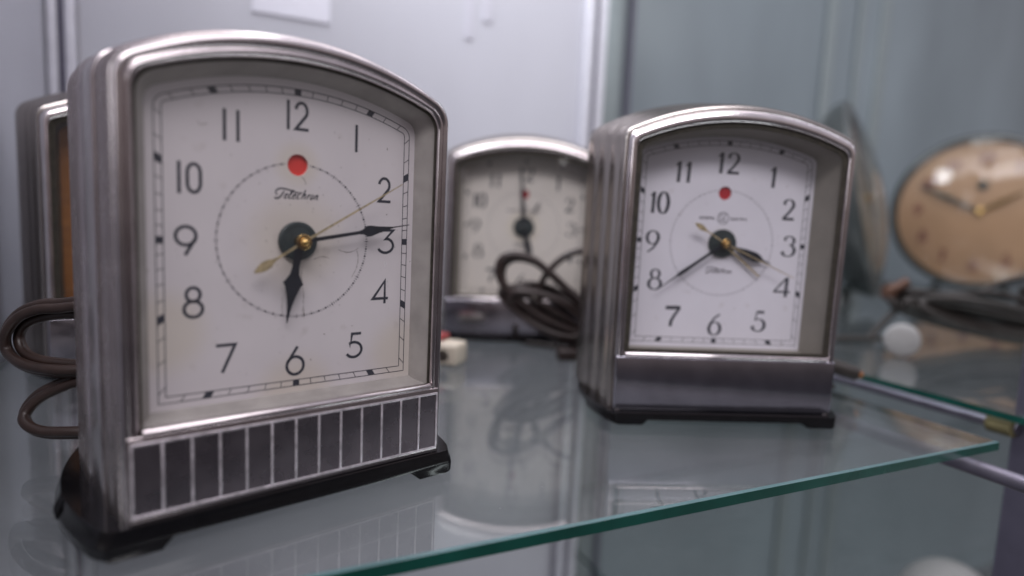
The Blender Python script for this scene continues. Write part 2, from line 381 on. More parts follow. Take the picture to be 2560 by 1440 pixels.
def script_logo(bm, x0, x1, zc, w, y, k=1.0):
    """the slanted maker's script 'Telechron' with its long T stroke"""
    W_ = x1 - x0
    def st(pts, ww=1.0, sm=True):
        q = [(x0 + W_ * (px + .045 * pz), zc + W_ * .105 * pz) for px, pz in pts]
        if sm: q = [(v.x, v.y) for v in catmull([(a, b, 0) for a, b in q], 5)]
        n = len(q); ribbon(bm, q, [w * ww * (.7 + .4 * sin(PI * (i + .5) / n)) for i in range(n)], y)
    st([(.02, .55), (-.05, 1.2), (-.03, 1.85), (.06, 2.05), (.25, 1.75), (.42, 1.35), (.55, 1.30)], 1.3)       # top stroke
    st([(.125, 1.6), (.10, .6), (.07, .05), (.0, -.05), (-.02, .25)], 1.5)                                   # T stem
    def e(x): st([(x, .45), (x + .05, .70), (x + .042, 1.0), (x + .012, .85), (x - .002, .3), (x + .03, 0), (x + .075, .22)], 1.0)
    e(.18)
    st([(.265, .2), (.315, 1.2), (.318, 1.8), (.290, 1.5), (.283, .3), (.31, 0), (.345, .2)], 1.0)
    e(.365)
    st([(.515, .85), (.49, 1.02), (.462, .5), (.485, .02), (.535, .25)], 1.0)
    st([(.58, 0), (.585, .8), (.592, 1.6), (.585, 2.0)], 1.2); st([(.583, .45), (.61, .9), (.637, 1.0), (.645, .6), (.645, .15), (.67, .1)], 1.0)
    st([(.70, 0), (.705, .6), (.708, 1.05)], 1.1); st([(.706, .6), (.735, .98), (.762, .92)], 1.0)
    st([(.80, 1.02), (.775, .5), (.795, .0), (.825, .3), (.83, .8), (.80, 1.02)], 1.0)
    st([(.872, 0), (.878, .6), (.88, 1.02)], 1.1); st([(.876, .5), (.91, .98), (.932, .8), (.932, .15), (.965, .1)], 1.0)

def spoke(c, ang, r0, r1): return [(c[0] + sin(ang) * r0, c[1] + cos(ang) * r0), (c[0] + sin(ang) * r1, c[1] + cos(ang) * r1)]
def hand_poly(c, tip, prof):
    """prof: (fraction along, half width) mirrored"""
    dx, dz = tip[0] - c[0], tip[1] - c[1]; L = math.hypot(dx, dz); ux, uz = dx / L, dz / L
    a = [(c[0] + ux * L * f + -uz * h, c[1] + uz * L * f + ux * h) for f, h in prof]
    b = [(c[0] + ux * L * f - -uz * h, c[1] + uz * L * f - ux * h) for f, h in reversed(prof)]
    return a + b

# ------------------------------------------------------------------ the arched electric clocks
def arched_clock(root, g):
    F = g['F']                                     # front plane; the dial lies on y = 0
    w, zt, rad, R, zb = g['w'], g['zt'], g['rad'], g['R'], g['zb']
    # metal shell
    ol = lambda o: outline(w + o, zt + g['kz'] * o, rad + .32 * o, R + g['kr'] * o, 0, zb)
    bm = bmesh.new(); rows = []
    for o, t in g['prof']:
        fl = g.get('flare', 0) * max(0, t - .6)
        row = []
        for x, z in ol(o): row.append((x + (fl * (1 - (z - zb) / 14) * (1 if x > 0 else -1) if abs(x) > w * .9 else 0), F + t, z))
        rows.append(row)
    mats = g['m_case'] if isinstance(g['m_case'], list) else [g['m_case']]
    V = [[bm.verts.new(p) for p in r] for r in rows]; pf = g['prof']
    for k in range(len(V) - 1):
        mi = 1 if len(mats) > 1 and 1.86 < .5 * (pf[k][1] + pf[k + 1][1]) < 3.9 else 0
        for i in range(len(V[0]) - 1): bm.faces.new((V[k][i], V[k][i + 1], V[k + 1][i + 1], V[k + 1][i])).material_index = mi
    bm.faces.new(V[-1])
    link_mesh('case', bm, mats, root, 30)
    # front rim
    bm = bmesh.new(); rows = [[(x, F + t, z) for x, z in ol(o)] for o, t in g['rim']]
    loft(bm, rows, closed=False); link_mesh('rim', bm, g['m_rim'], root, 40)
    # mask between rim and dial
    dw, dzt, drad, dR, dzb = g['dial']
    def closed(w_, zt_, rad_, R_, z_): return outline(w_, zt_, rad_, R_, 0, z_)
    bm = bmesh.new()
    rows = [[(x, F + .22, z) for x, z in closed(w - .0, zt - .0, rad, R, g['bar'] + .0)],
            [(x, F + .34, z) for x, z in closed(w - .06, zt - .06, rad, R, g['bar'] + .03)],
            [(x, -.22, z) for x, z in closed(dw + .1, dzt + .1, drad + .1, dR + .1, dzb - .1)],
            [(x, -.06, z) for x, z in closed(dw + .02, dzt + .02, drad, dR, dzb - .02)],
            [(x, -.0, z) for x, z in closed(dw, dzt, drad, dR, dzb)]]
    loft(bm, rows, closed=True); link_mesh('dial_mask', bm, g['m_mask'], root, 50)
    # grime and shade line where the crystal meets the rim; its black also paints shade there
    bm = bmesh.new(); rows = [[(x, F + .215 - q, z) for x, z in closed(w - a, zt - a, rad, R, g['bar'] + a)] for a, q in ((-.0, 0), (g['seal'] * .7, .012), (g['seal'], 0))]
    loft(bm, rows, closed=True); link_mesh('seal', bm, M['grime'], root, 50)
    # crystal
    bm = bmesh.new(); bm.faces.new([bm.verts.new((x, F + .30, z)) for x, z in closed(w - .03, zt - .03, rad, R, g['bar'] + .02)])
    link_mesh('crystal', bm, M['crystal'], root, 0)
    # dial plate with its round hole
    bm = bmesh.new(); c = g['c']; hx, hz, hr = g['hole']
    ov = [bm.verts.new((x, 0, z)) for x, z in closed(dw, dzt, drad, dR, dzb)]
    hv = [bm.verts.new((hx + hr * cos(2 * PI * k / 40), 0, hz + hr * sin(2 * PI * k / 40))) for k in range(40)]
    es = [bm.edges.new((ov[i], ov[(i + 1) % len(ov)])) for i in range(len(ov))] + [bm.edges.new((hv[i], hv[(i + 1) % 40])) for i in range(40)]
    bmesh.ops.triangle_fill(bm, edges=es, use_beauty=True, use_dissolve=False)
    hb = [bm.verts.new((v.co.x, .13, v.co.z)) for v in hv]
    for i in range(40): bm.faces.new((hv[i], hv[(i + 1) % 40], hb[(i + 1) % 40], hb[i]))
    dial = link_mesh('dial', bm, g['m_dial'], root, 30)
    bm = bmesh.new(); disc(bm, hx, hz, hr + .1, .125, 40); link_mesh('indicator', bm, g['m_red'], dial, 0)
    # printed minute track
    if g.get('blank'): g = dict(g, nums=[], marks=[])
    bm = bmesh.new(); Y = -.006; tk = g['track']; lw = g['lw']
    po = outline(tk[0], tk[1], tk[2], tk[3], 0, tk[4]); gi = g['gap']; pi_ = outline(tk[0], tk[1], max(.05, tk[2] - gi * .2), tk[3], -gi, tk[4] + gi)
    ribbon(bm, po, lw, Y, closed=True); ribbon(bm, pi_, lw, Y, closed=True)
    for k in range(60):
        a = 2 * PI * k / 60; A = ray_hit(pi_, c, a); B = ray_hit(po, c, a)
        if k % 5: ribbon(bm, [A, B], lw * .9, Y - .001)
        else:
            bw = g['blk']
            A1, B1 = ray_hit(pi_, c, a - .5 * bw / math.hypot(A[0] - c[0], A[1] - c[1])), ray_hit(po, c, a - .5 * bw / math.hypot(A[0] - c[0], A[1] - c[1]))
            A2, B2 = ray_hit(pi_, c, a + .5 * bw / math.hypot(A[0] - c[0], A[1] - c[1])), ray_hit(po, c, a + .5 * bw / math.hypot(A[0] - c[0], A[1] - c[1]))
            bm.faces.new([bm.verts.new((q[0], Y - .002, q[1])) for q in (A1, B1, B2, A2)])
    link_mesh('minute_track', bm, M['ink'], dial, 0) if not g.get('blank') else bm.free()
    # seconds circle of dashes, dots and lozenges
    bm = bmesh.new(); cr_ = g['circle']
    for k in range(180):
        a = 2 * PI * k / 180
        p = (c[0] + sin(a) * cr_, c[1] + cos(a) * cr_)
        if math.hypot(p[0] - hx, p[1] - hz) < hr + .04: continue
        if k % 15 == 0: ribbon(bm, spoke(c, a, cr_ - .10, cr_ + .10), [.01, .01], Y); disc(bm, p[0], p[1], .03, Y - .001, 4, .07, -a)
        elif k % 3 == 0: disc(bm, p[0], p[1], .042 * g['dk'], Y, 8)
        else: ribbon(bm, spoke(c, a, cr_ - .042, cr_ + .042), .024 * g['dk'], Y)
    link_mesh('seconds_circle', bm, g.get('m_fine', M['fineink']), dial, 0) if not g.get('blank') else bm.free()
    # numerals
    bm = bmesh.new()
    for txt, x0, x1, z0, z1 in g['nums']:
        if len(txt) == 1: glyph(bm, txt, x0, x1, z0, z1, g['nw'], Y, g['style'])
        else:
            a, b = g['split'].get(txt, (.5, .5)); W_ = x1 - x0
            glyph(bm, txt[0], x0, x0 + W_ * a, z0, z1, g['nw'], Y, g['style']); glyph(bm, txt[1], x0 + W_ * b, x1, z0, z1, g['nw'], Y, g['style'])
    link_mesh('hour_print', bm, M['ink'], dial, 0) if g['nums'] else bm.free()
    for kind, *a in g['marks']:
        if kind in ('caps', 'script') and not (kind == 'caps' and a[0] == 'ELECTRIC'): bm = bmesh.new()
        if kind == 'script': script_logo(bm, a[0], a[1], a[2], a[3], Y)
        elif kind == 'caps': caps(bm, a[0], a[1], a[2], a[3], a[4], a[5], Y)
        elif kind == 'ring':
            x, z, r = a
            ribbon(bm, arc(x, z, r, r, 0, 350, 36), .03, Y, closed=True); ribbon(bm, arc(x, z, r * .80, r * .80, 0, 350, 36), .016, Y, closed=True)
            for q in range(4): ribbon(bm, arc(x + r * .9 * cos(q * PI / 2 + .6), z + r * .9 * sin(q * PI / 2 + .6), r * .16, r * .1, 0, 270, 8), .014, Y - .001)
            ribbon(bm, [(p.x, p.y) for p in catmull([(x - .02, z + .17, 0), (x - .14, z + .20, 0), (x - .20, z + .02, 0), (x - .10, z - .14, 0), (x - .01, z - .02, 0), (x - .08, z + .03, 0), (x - .02, z - .02, 0), (x - .06, z - .2, 0)], 5)], .028, Y)
            ribbon(bm, [(p.x, p.y) for p in catmull([(x + .17, z + .15, 0), (x + .06, z + .19, 0), (x + .04, z + .06, 0), (x + .10, z + .02, 0), (x + .02, z - .05, 0), (x + .05, z - .17, 0), (x + .18, z - .08, 0)], 5)], .028, Y)
        if kind in ('ring', 'script'): link_mesh('maker_mark' if kind == 'script' else 'emblem', bm, M['ink'] if g['style'] == 'fut' else M['fineink'], dial, 0)
    # small scuffs and dust threads left on the dial
    if 'scuffs' in g:
        bm = bmesh.new(); rs = random.Random(11)
        for line in g['scuffs']:
            q = [(v.x + rs.uniform(-.006, .006), v.y + rs.uniform(-.006, .006)) for v in catmull([(a, b, 0) for a, b in line], 5)]
            ribbon(bm, q, [rs.uniform(.006, .022) for _ in q], Y - .0005)
        for k in range(70):
            a, r = rs.uniform(0, 2 * PI), rs.uniform(.9, 4.2); x, z = c[0] + r * sin(a), c[1] + r * cos(a)
            disc(bm, x, z, rs.uniform(.008, .026), Y - .0008, 6, rs.uniform(.006, .02), rs.uniform(0, 3))
        link_mesh('scuffs', bm, M['scuff'], dial, 0)
    # hub and hands
    bm = bmesh.new(); hr2 = g['hubr']
    lathe(bm, [(hr2, -.02), (hr2, -.15), (hr2 - .03, -.18), (hr2 * .80, -.19), (hr2 * .78, -.17), (.1, -.21), (.001, -.21)], 'y', 48, (c[0], 0, c[1]))
    link_mesh('hub_disc', bm, M['hub'], root, 30)
    def hand(name, tip, prof, y, mat, th=.03):
        bm = bmesh.new(); slab_poly(bm, hand_poly(c, tip, prof), y, th); return link_mesh(name, bm, mat, root, 25)
    hand('hour_hand', g['hour'][0], g['hour'][1], -.28, M['hand'])
    hand('minute_hand', g['minute'][0], g['minute'][1], -.42, M['hand'])
    if 'alarm' in g: hand('alarm_hand', g['alarm'][0], g['alarm'][1], -.20, g.get('m_alarm', M['gold']))
    if 'second' in g:
        bm = bmesh.new()
        slab_poly(bm, hand_poly(c, g['second'][0], [(0, .042), (.6, .030), (1, .014)]), -.60, .02)
        slab_poly(bm, hand_poly(c, g['second'][1], g['leaf']), -.60, .02)
        link_mesh('second_hand', bm, M['gold'], root, 25)
    bm = bmesh.new(); br = g['boss']
    lathe(bm, [(br * .7, -.15), (br * .7, -.56), (br, -.58), (br, -.66), (br * .86, -.68), (br * .62, -.67), (br * .58, -.76), (br * .42, -.86), (br * .2, -.90), (.001, -.91)], 'y', 32, (c[0], 0, c[1]))
    link_mesh('boss', bm, g.get('m_boss', M['brass']), root, 40)
    # front apron below the dial
    bm = bmesh.new(); pw = w + g['apw']
    box(bm, -pw, pw, F - .012, F + .5, zb + .002, g['bar'] - .10, g['apb'])
    ap = link_mesh('apron', bm, g['m_apron'], root, 30)
    bm = bmesh.new()
    rb = g['barr']
    rows = []
    for k, x in enumerate((-w + .02, -w + .05, -w + .1, w - .1, w - .05, w - .02)):
        rr = rb * (.2, .8, 1, 1, .8, .2)[k]
        rows.append([(x, F + .05 - rr * 1.15 * cos(a), g['bar'] - .0 + rr * sin(a)) for a in [2 * PI * j / 16 for j in range(16)]])
    loft(bm, rows, True, True, True); link_mesh('sill_bar', bm, g['m_rim'], root, 40)
    if g.get('grille'):
        gx, gz0, gz1, n = g['grille']
        bm = bmesh.new(); box(bm, -gx, gx, F - .03, F - .014, gz0, gz1); link_mesh('dark_panel', bm, M['panel'], root, 0)
        bm = bmesh.new(); hw = .042
        box(bm, -gx - .03, gx + .03, F - .06, F - .013, gz1, gz1 + .085, .015); box(bm, -gx - .03, gx + .03, F - .06, F - .013, gz0 - .085, gz0, .015)
        for k in range(n + 1):
            x = -gx + 2 * gx * k / n; box(bm, x - hw, x + hw, F - .06, F - .031, gz0, gz1, .010)
        link_mesh('rib_grille', bm, M['rib'], root, 30)
    # base
    base(root, g['base'])

def base(root, b):
    """moulded plinth: concave sides, notched between four feet"""
    hw, y0, y1, bul, h, fx, fh = b['hw'], b['y0'], b['y1'], b['bulge'], b['h'], b['foot'], b['fh']
    def plan(d):        # outline grown by d, closed loop
        pts = []; n = 14
        for k in range(n + 1):
            t = k / n; y = y0 - d * .25 + (y1 - y0 + d * .5) * t
            pts.append((hw + d * b.get('dx', 1) + bul * sin(PI * min(1, t * 1.05 + .0)) ** .8 * (1 if t > 0 else 0), y))
        rc = b.get('rc', .25)
        a, e = pts[0], pts[-1]
        pts = [(a[0] - rc, a[1]), (a[0] - rc * .3, a[1] + rc * .25)] + pts[1:-1] + [(e[0] - rc * .3, e[1] - rc * .25), (e[0] - rc, e[1])]
        return pts + [(-x, y) for x, y in reversed(pts)]
    bm = bmesh.new()
    lv = [(h + .0, b['top']), (h * .93, b['top'] + .03), (h * .75, b['top'] + (0 - b['top']) * .35), (h * .55, b['top'] * .25), (fh + .05, .0), (fh, -.04)]
    loft(bm, [[(x, y, z) for x, y in plan(d)] for z, d in lv], True, True, True)
    for sx_ in (-1, 1):
        for ya, yb in ((y0, y0 + b['fy']), (y1 - 2.2, y1)):
            pl = [p for p in plan(0) if p[0] > 0 and ya - .01 <= p[1] <= yb + .01]
            if len(pl) < 2: continue
            def ring(z, ins, ch):
                q = [(x - ins if x > fx + .2 else x, y) for x, y in pl]
                return [(sx_ * x, y, z) for x, y in [(fx - ch, q[0][1] + ins * .2)] + q + [(fx - ch, q[-1][1])]]
            loft(bm, [ring(fh + .02, 0, .32 * b.get('ch', 1)), ring(.06, .02, 0), ring(0, .10, 0)], True, True, True)
    o = link_mesh('base', bm, M['bakelite'], root, 38)
    if b.get('ridges'):
        for sx_ in (-1, 1):
            for k in range(3):
                bm = bmesh.new(); yy = y0 + 3.35 + .26 * k; x_ = hw + bul * .98
                tube(bm, catmull([(sx_ * (x_ + b['top'] - .02), yy, h * .98), (sx_ * (x_ - .13), yy, h * .78), (sx_ * (x_ - .02), yy, h * .55), (sx_ * (x_ - .01), yy, .30)], 5), .085, 8)
                link_mesh('ridge', bm, M['bakelite'], o, 40)

bigprof = [(.48, .28), (.49, .33), (.53, .37), (.565, .46), (.58, .60), (.585, .85), (.592, .95), (.63, 1.02), (.67, 1.12), (.695, 1.28), (.705, 1.5), (.708, 1.75), (.70, 1.80), (.685, 1.84), (.69, 1.88), (.75, 1.91), (.79, 2.02), (.805, 2.2), (.815, 2.6), (.835, 3.75), (.825, 3.82), (.82, 3.86), (.87, 3.92), (.915, 4.04), (.93, 4.25), (.93, 4.7), (.92, 4.74), (.93, 4.78), (.935, 5.2), (.925, 5.24), (.935, 5.28), (.94, 6.3), (.88, 6.5), (.7, 6.6)]
bigrim = [(0, .40), (-.005, .22), (.015, .10), (.05, .03), (.10, 0), (.15, .01), (.18, .05), (.19, .09), (.21, .10), (.235, .07), (.28, .03), (.35, .02), (.42, .05), (.46, .11), (.475, .20), (.48, .28)]
BIG = dict(F=-1.07, w=5.12, zt=15.36, rad=.75, R=12.6, zb=.93, prof=bigprof, rim=bigrim, dial=(4.68, 14.93, .55, 11.9, 4.0),
    bar=3.72, barr=.14, c=(0, 9.46), hole=(0.02, 12.1, .37), track=(4.43, 14.66, .42, 11.5, 4.23), gap=.215, lw=.028, blk=.23, circle=2.68, dk=1.0,
    nw=.105, style='fut', split={'10': (.14, .30), '11': (.2, .8), '12': (.14, .30)},
    nums=[('12', -.39, .44, 13.27, 14.27), ('1', 2.13, 2.27, 12.75, 13.74), ('2', 3.10, 3.72, 10.95, 11.93), ('3', 3.16, 3.93, 8.98, 9.97), ('4', 2.93, 3.71, 6.99, 8.02), ('5', 1.90, 2.68, 4.98, 6.02),
          ('6', -.42, .35, 4.6, 5.72), ('7', -2.76, -2.02, 4.97, 6.05), ('8', -3.72, -3.04, 6.92, 7.99), ('9', -3.95, -3.20, 8.93, 9.95), ('10', -3.80, -3.06, 10.92, 11.92), ('11', -2.45, -1.93, 12.68, 13.69)],
    marks=[('script', -.76, .80, 10.93, .036)], hubr=.68, boss=.27,
    hour=((-.46, 6.61), [(.0, .15), (.22, .14), (.30, .12), (.40, .16), (.475, .28), (.515, .36), (.56, .27), (.68, .15), (.80, .075), (1, .012)]),
    minute=((4.27, 10.15), [(0, .075), (.30, .065), (.50, .06), (.545, .09), (.585, .20), (.62, .20), (.70, .12), (.80, .05), (.84, .022), (1, .015)]),
    second=((3.83, 11.68), (-1.66, 8.43)), leaf=[(0, .045), (.55, .04), (.62, .07), (.70, .14), (.80, .165), (.90, .12), (1, .03)],
    scuffs=[[(1.55, 9.15), (1.9, 9.05), (2.2, 9.12), (2.35, 9.22)], [(2.3, 9.1), (2.35, 8.8), (2.28, 8.45), (2.1, 8.1)], [(.18, 8.5), (.16, 8.2), (.2, 8.0)], [(.22, 7.8), (.26, 7.5), (.24, 7.2)], [(.25, 7.1), (.28, 6.9), (.24, 6.75), (.3, 6.7)], [(.26, 7.15), (.22, 6.95), (.3, 6.8)], [(-.5, 7.5), (-.52, 7.1), (-.5, 6.8)], [(.15, 11.7), (.25, 11.6), (.3, 11.45)], [(-3.2, 13.2), (-3.1, 13.1), (-2.9, 13.15)], [(.62, 8.8), (.9, 8.9), (1.2, 8.85)]],
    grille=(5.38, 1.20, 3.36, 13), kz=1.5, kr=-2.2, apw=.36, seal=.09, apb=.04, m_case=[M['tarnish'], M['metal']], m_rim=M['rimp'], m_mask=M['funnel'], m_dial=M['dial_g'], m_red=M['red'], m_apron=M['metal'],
    base=dict(hw=6.2, y0=-1.28, y1=7.0, bulge=.80, h=.93, foot=4.6, fh=.36, top=-.18, fy=3.6, ridges=True))
rprof = [(.41, .30), (.43, .36), (.44, .42), (.50, .42), (.57, .47), (.61, .58), (.625, .75), (.640, 1.0), (.66, 1.15), (.71, 1.35), (.76, 1.65), (.795, 2.1), (.81, 2.5), (.83, 2.7), (.88, 2.95), (.95, 3.3), (1.00, 3.8), (1.02, 4.3), (1.045, 4.55), (1.10, 4.85), (1.17, 5.3), (1.22, 6.0), (1.24, 7.0), (1.15, 7.3), (.95, 7.5)]
rrim = [(0, .60), (-.01, .25), (.01, .10), (.05, .03), (.12, 0), (.22, .01), (.31, .06), (.36, .13), (.385, .22), (.40, .28), (.41, .30)]
RGT = dict(F=-2.1, w=5.66, zt=16.0, rad=.55, R=13.4, zb=.62, prof=rprof, rim=rrim, dial=(5.05, 15.5, .45, 13.6, 3.72),
    bar=3.66, barr=.14, c=(0, 9.68), hole=(-.03, 12.45, .37), track=(4.83, 15.30, .42, 13.9, 4.0), gap=.26, lw=.030, blk=.26, circle=2.93, dk=.8,
    nw=.15, style='ser', split={'10': (.42, .42), '11': (.5, .5), '12': (.42, .46)},
    nums=[('12', -.72, .69, 13.52, 14.66), ('1', 2.32, 2.92, 12.88, 14.02), ('2', 3.32, 4.08, 11.14, 12.28), ('3', 3.50, 4.36, 9.10, 10.24), ('4', 3.25, 4.22, 6.78, 7.92), ('5', 2.15, 3.02, 4.76, 5.9),
          ('6', -.43, .42, 4.46, 5.66), ('7', -2.95, -2.02, 4.88, 6.02), ('8', -4.08, -3.22, 6.94, 8.08), ('9', -4.36, -3.52, 9.02, 10.2), ('10', -4.34, -3.14, 11.18, 12.34), ('11', -3.05, -1.95, 12.92, 14.05)],
    marks=[('caps', 'GENERAL', -1.40, -.46, 10.99, 11.11, .038), ('caps', 'ELECTRIC', .42, 1.36, 10.99, 11.11, .038), ('ring', -.03, 11.07, .33), ('script', -.76, .74, 8.0, .036)], hubr=.78, boss=.26,
    hour=((2.80, 8.64), [(0, .10), (.25, .10), (.45, .22), (.66, .27), (.76, .20), (.82, .06), (1, .02)]),
    minute=((-3.68, 6.95), [(0, .08), (.4, .08), (.60, .11), (.66, .10), (.70, .04), (1, .015)]),
    second=((4.08, 7.92), (-1.81, 10.73)), leaf=[(0, .035), (.60, .035), (.68, .10), (.80, .16), (.90, .12), (1, .02)],
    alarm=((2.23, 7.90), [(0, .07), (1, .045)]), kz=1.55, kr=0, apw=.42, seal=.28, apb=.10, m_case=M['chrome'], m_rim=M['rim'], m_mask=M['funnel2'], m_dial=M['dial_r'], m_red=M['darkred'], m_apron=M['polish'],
    base=dict(hw=6.1, y0=-2.7, y1=6.2, bulge=1.0, h=.62, foot=4.55, fh=.26, top=-.02, fy=3.4, ch=.8, rc=.12))

GB = 'arched metal electric clocks on the upper glass shelf'
big = thing('electric_clock', 'large pewter clock with plain numerals and a ribbed dark panel under its dial', 'clock', (-7.6545, 22.2679, 0), .705, GB)
arched_clock(big, BIG)
rgt = thing('electric_clock', 'nickel clock with serif numerals and plain polished lower panel, at the shelf front edge', 'clock', (11.5919, 35.4286, 0), .0777, GB)
arched_clock(rgt, RGT)
MID = dict(RGT); MID.update(m_dial=M['dial_m'], m_mask=M['funnel2'], hour=((.66, 7.1), [(0, .16), (.3, .16), (.5, .26), (.8, .24), (1, .04)]), minute=((-.35, 14.1), [(0, .13), (.5, .13), (.75, .10), (1, .04)]),
    alarm=((1.25, 11.9), [(0, .03), (.55, .03), (.8, .09), (1, .02)]), m_alarm=M['hand'], m_boss=M['hub'], m_rim=M['rimp'], hubr=.86); MID.pop('second')
mid = thing('electric_clock', 'blurred nickel clock at the back, its ivory dial half hidden by looped dark cord', 'clock', (.75, 54.0, 0), .03, GB)
arched_clock(mid, MID); mid.scale = (1.04, 1.04, 1.0)
LFT = dict(RGT); LFT.update(blank=True, m_dial=M['amber'], m_mask=M['darkrim'], m_case=M['chrome']); 
lft = thing('electric_clock', 'shiny nickel clock with amber brown dial, mostly hidden behind the big clock at far left', 'clock', (-23.3, 41.2, 0), .70, GB)
arched_clock(lft, LFT)

# ------------------------------------------------------------------ display case: u along the front, n into the case
U = Vector((.90157, .43263, 0)); NN = Vector((-.43263, .90157, 0))
def un(u, n, z=0): v = U * u + NN * n; return (v.x, v.y, z)
ang = math.atan2(U.y, U.x)
def unbox(bm, u0, u1, n0, n1, z0, z1, bev=0, mi=0):     # boxes in case space; objects carry the case rotation
    box(bm, u0, u1, n0, n1, z0, z1, bev, mi)
case = thing('display_case', 'glazed display case with pale left back panel and slim grey aluminium posts', 'display case', (0, 0, 0), ang)
Z0, Z1 = -75, 75
def part(name, bm, mat, parent=case, sm=30): return link_mesh(name, bm, mat, parent, sm)
bm = bmesh.new(); unbox(bm, -9.9, 39.2, 66, 66.6, Z0, Z1); part('back_panel', bm, M['back'])
bm = bmesh.new(); unbox(bm, 42.0, 230, 86, 86.6, Z0, Z1); part('back_panel', bm, M['back2'])
bm = bmesh.new(); unbox(bm, -12.7, -12.1, 20, 66.8, Z0, Z1); part('side_panel', bm, M['back'])
def post(u, n, s=1.0):
    bm = bmesh.new()
    unbox(bm, u - 1.3 * s, u - .35 * s, n - 1.2, n + 1.2, Z0, Z1, .12); unbox(bm, u + .35 * s, u + 1.3 * s, n - 1.2, n + 1.2, Z0, Z1, .12)
    o = part('post', bm, M['alu_light'])
    bm = bmesh.new(); unbox(bm, u - .346 * s, u + .346 * s, n - .75, n + .9, Z0, Z1); link_mesh('groove', bm, M['alu_groove'], o, 0)
post(40.6, 66); post(-11.0, 65.8, .75)
bm = bmesh.new(); unbox(bm, 45.3, 48.4, 18.8, 21.0, Z0, Z1, .15); part('post', bm, M['alu'])
for u, n, w_, m_ in ((55.5, 85.2, 5.0, 'alu_green'), (59.6, 85.2, .9, 'alu_groove'), (104, 85.2, 2.2, 'alu_green'), (112, 85.2, 1.2, 'alu_green'), (119, 85.4, 2.5, 'alu_green')):  # bars beyond the dark groove strip stand in for blurred reflections on the panel
    bm = bmesh.new(); unbox(bm, u - w_ / 2, u + w_ / 2, n, n + .5, Z0, Z1, .05); part('glazing_streak_bar', bm, M[m_])

# shelves
def shelf(label, u0, u1, n0, n1, z, group, edge_near=True):
    t = thing('glass_shelf', label, 'shelf', (0, 0, 0), ang, group)
    th = .46; bw = .17
    def quad(bm, a, mi=0): bm.faces.new([bm.verts.new(p) for p in a]).material_index = mi
    bm = bmesh.new()
    quad(bm, [(u0, n0 + bw, z), (u1 - .15, n0 + bw, z), (u1 - .15, n1, z), (u0, n1, z)]); quad(bm, [(u0, n0, z - th), (u1, n0, z - th), (u1, n1, z - th), (u0, n1, z - th)])
    link_mesh('pane', bm, M['shelf'], t, 0, recalc=False)
    bm = bmesh.new(); e = .03
    quad(bm, [(u0, n0, z - th), (u1, n0, z - th), (u1, n0, z - e), (u0, n0, z - e)]); quad(bm, [(u1, n0, z - th), (u1, n1, z - th), (u1, n1, z - e), (u1, n0, z - e)])
    quad(bm, [(u0, n0, z - th), (u0, n1, z - th), (u0, n1, z), (u0, n0, z)]); quad(bm, [(u0, n1, z - th), (u1, n1, z - th), (u1, n1, z), (u0, n1, z)])
    link_mesh('cut_edge', bm, M['edge'], t, 0, recalc=False)
    bm = bmesh.new()
    quad(bm, [(u0, n0, z - e), (u1, n0, z - e), (u1 - .15, n0 + bw, z), (u0, n0 + bw, z)]); quad(bm, [(u1, n0, z - e), (u1, n1, z - e), (u1 - .15, n1, z), (u1 - .15, n0 + bw, z)])
    link_mesh('bevel', bm, M['bevel'], t, 0, recalc=False)  # sloped strip painting the inner reflection of the cut edge
    return t
GS = 'glass shelves of the case'
shelf('clear glass shelf with dark green front edge carrying the four arched clocks', -11.9, 37.6, 17.87, 64.6, 0, GS)
shelf('glass shelf in the next bay under the round cream clock and black cords', 44.2, 190, 19.9, 85, 0, GS)
shelf('low glass shelf below the frame under the white globe at bottom right', 44.2, 190, 22, 85, -34, GS)

def rod(label, u0, n0, n1, z, r, group='shelf support rods'):
    bm = bmesh.new(); tube(bm, [un(u0, n0, z), un(u0, n1, z)], r, 20); return tag(link_mesh('support_rod', bm, M['rod'], None, 40), label, 'rod', group)
bm = bmesh.new()
tube(bm, [(25.75, 28.7, -1.15), (25.51, 29.3, -1.15), (17.5, 45.8, -1.15), (9.6, 62, -1.15)], .42, 20)
bmesh.ops.bevel(bm, geom=[e for e in bm.edges if len(e.link_faces) == 2 and any(len(f.verts) > 4 for f in e.link_faces)], offset=.1, segments=3, affect='EDGES')
tag(link_mesh('support_rod', bm, M['rod'], None, 40), 'round grey metal rod running under the right end of the main glass shelf', 'rod', 'shelf support rods')
rod('thin grey rod under the left edge of the glass shelf in the next bay', 45.0, 20.5, 64, -1.0, .35)

# ------------------------------------------------------------------ cords
def attach(o, parent):
    for k in ('label', 'category', 'group'):
        if k in o: del o[k]
    o.parent = parent
    o.matrix_parent_inverse = Matrix.LocRotScale(parent.location, parent.rotation_euler, (1, 1, 1)).inverted()
def cord(name, label, paths, r, mat, closed=False, n=10, flat=False):
    root = None
    bm = bmesh.new()
    for p in paths: tube(bm, catmull(p, n), r, 14, flat=flat)
    return tag(link_mesh(name, bm, mat, None, 60), label, 'cord')
def twin(p, off):    # two leads side by side
    q = catmull(p, 10); a, b = [], []
    for i, v in enumerate(q):
        d = (q[min(i + 1, len(q) - 1)] - q[max(0, i - 1)]).normalized(); s = Vector((d.z, 0, -d.x)); s = s.normalized() if s.length > .01 else Vector((1, 0, 0))
        s = (s * .6 + Vector((0, .8, 0))).normalized()
        a.append(v + s * off); b.append(v - s * off)
    return a, b
bm = bmesh.new()
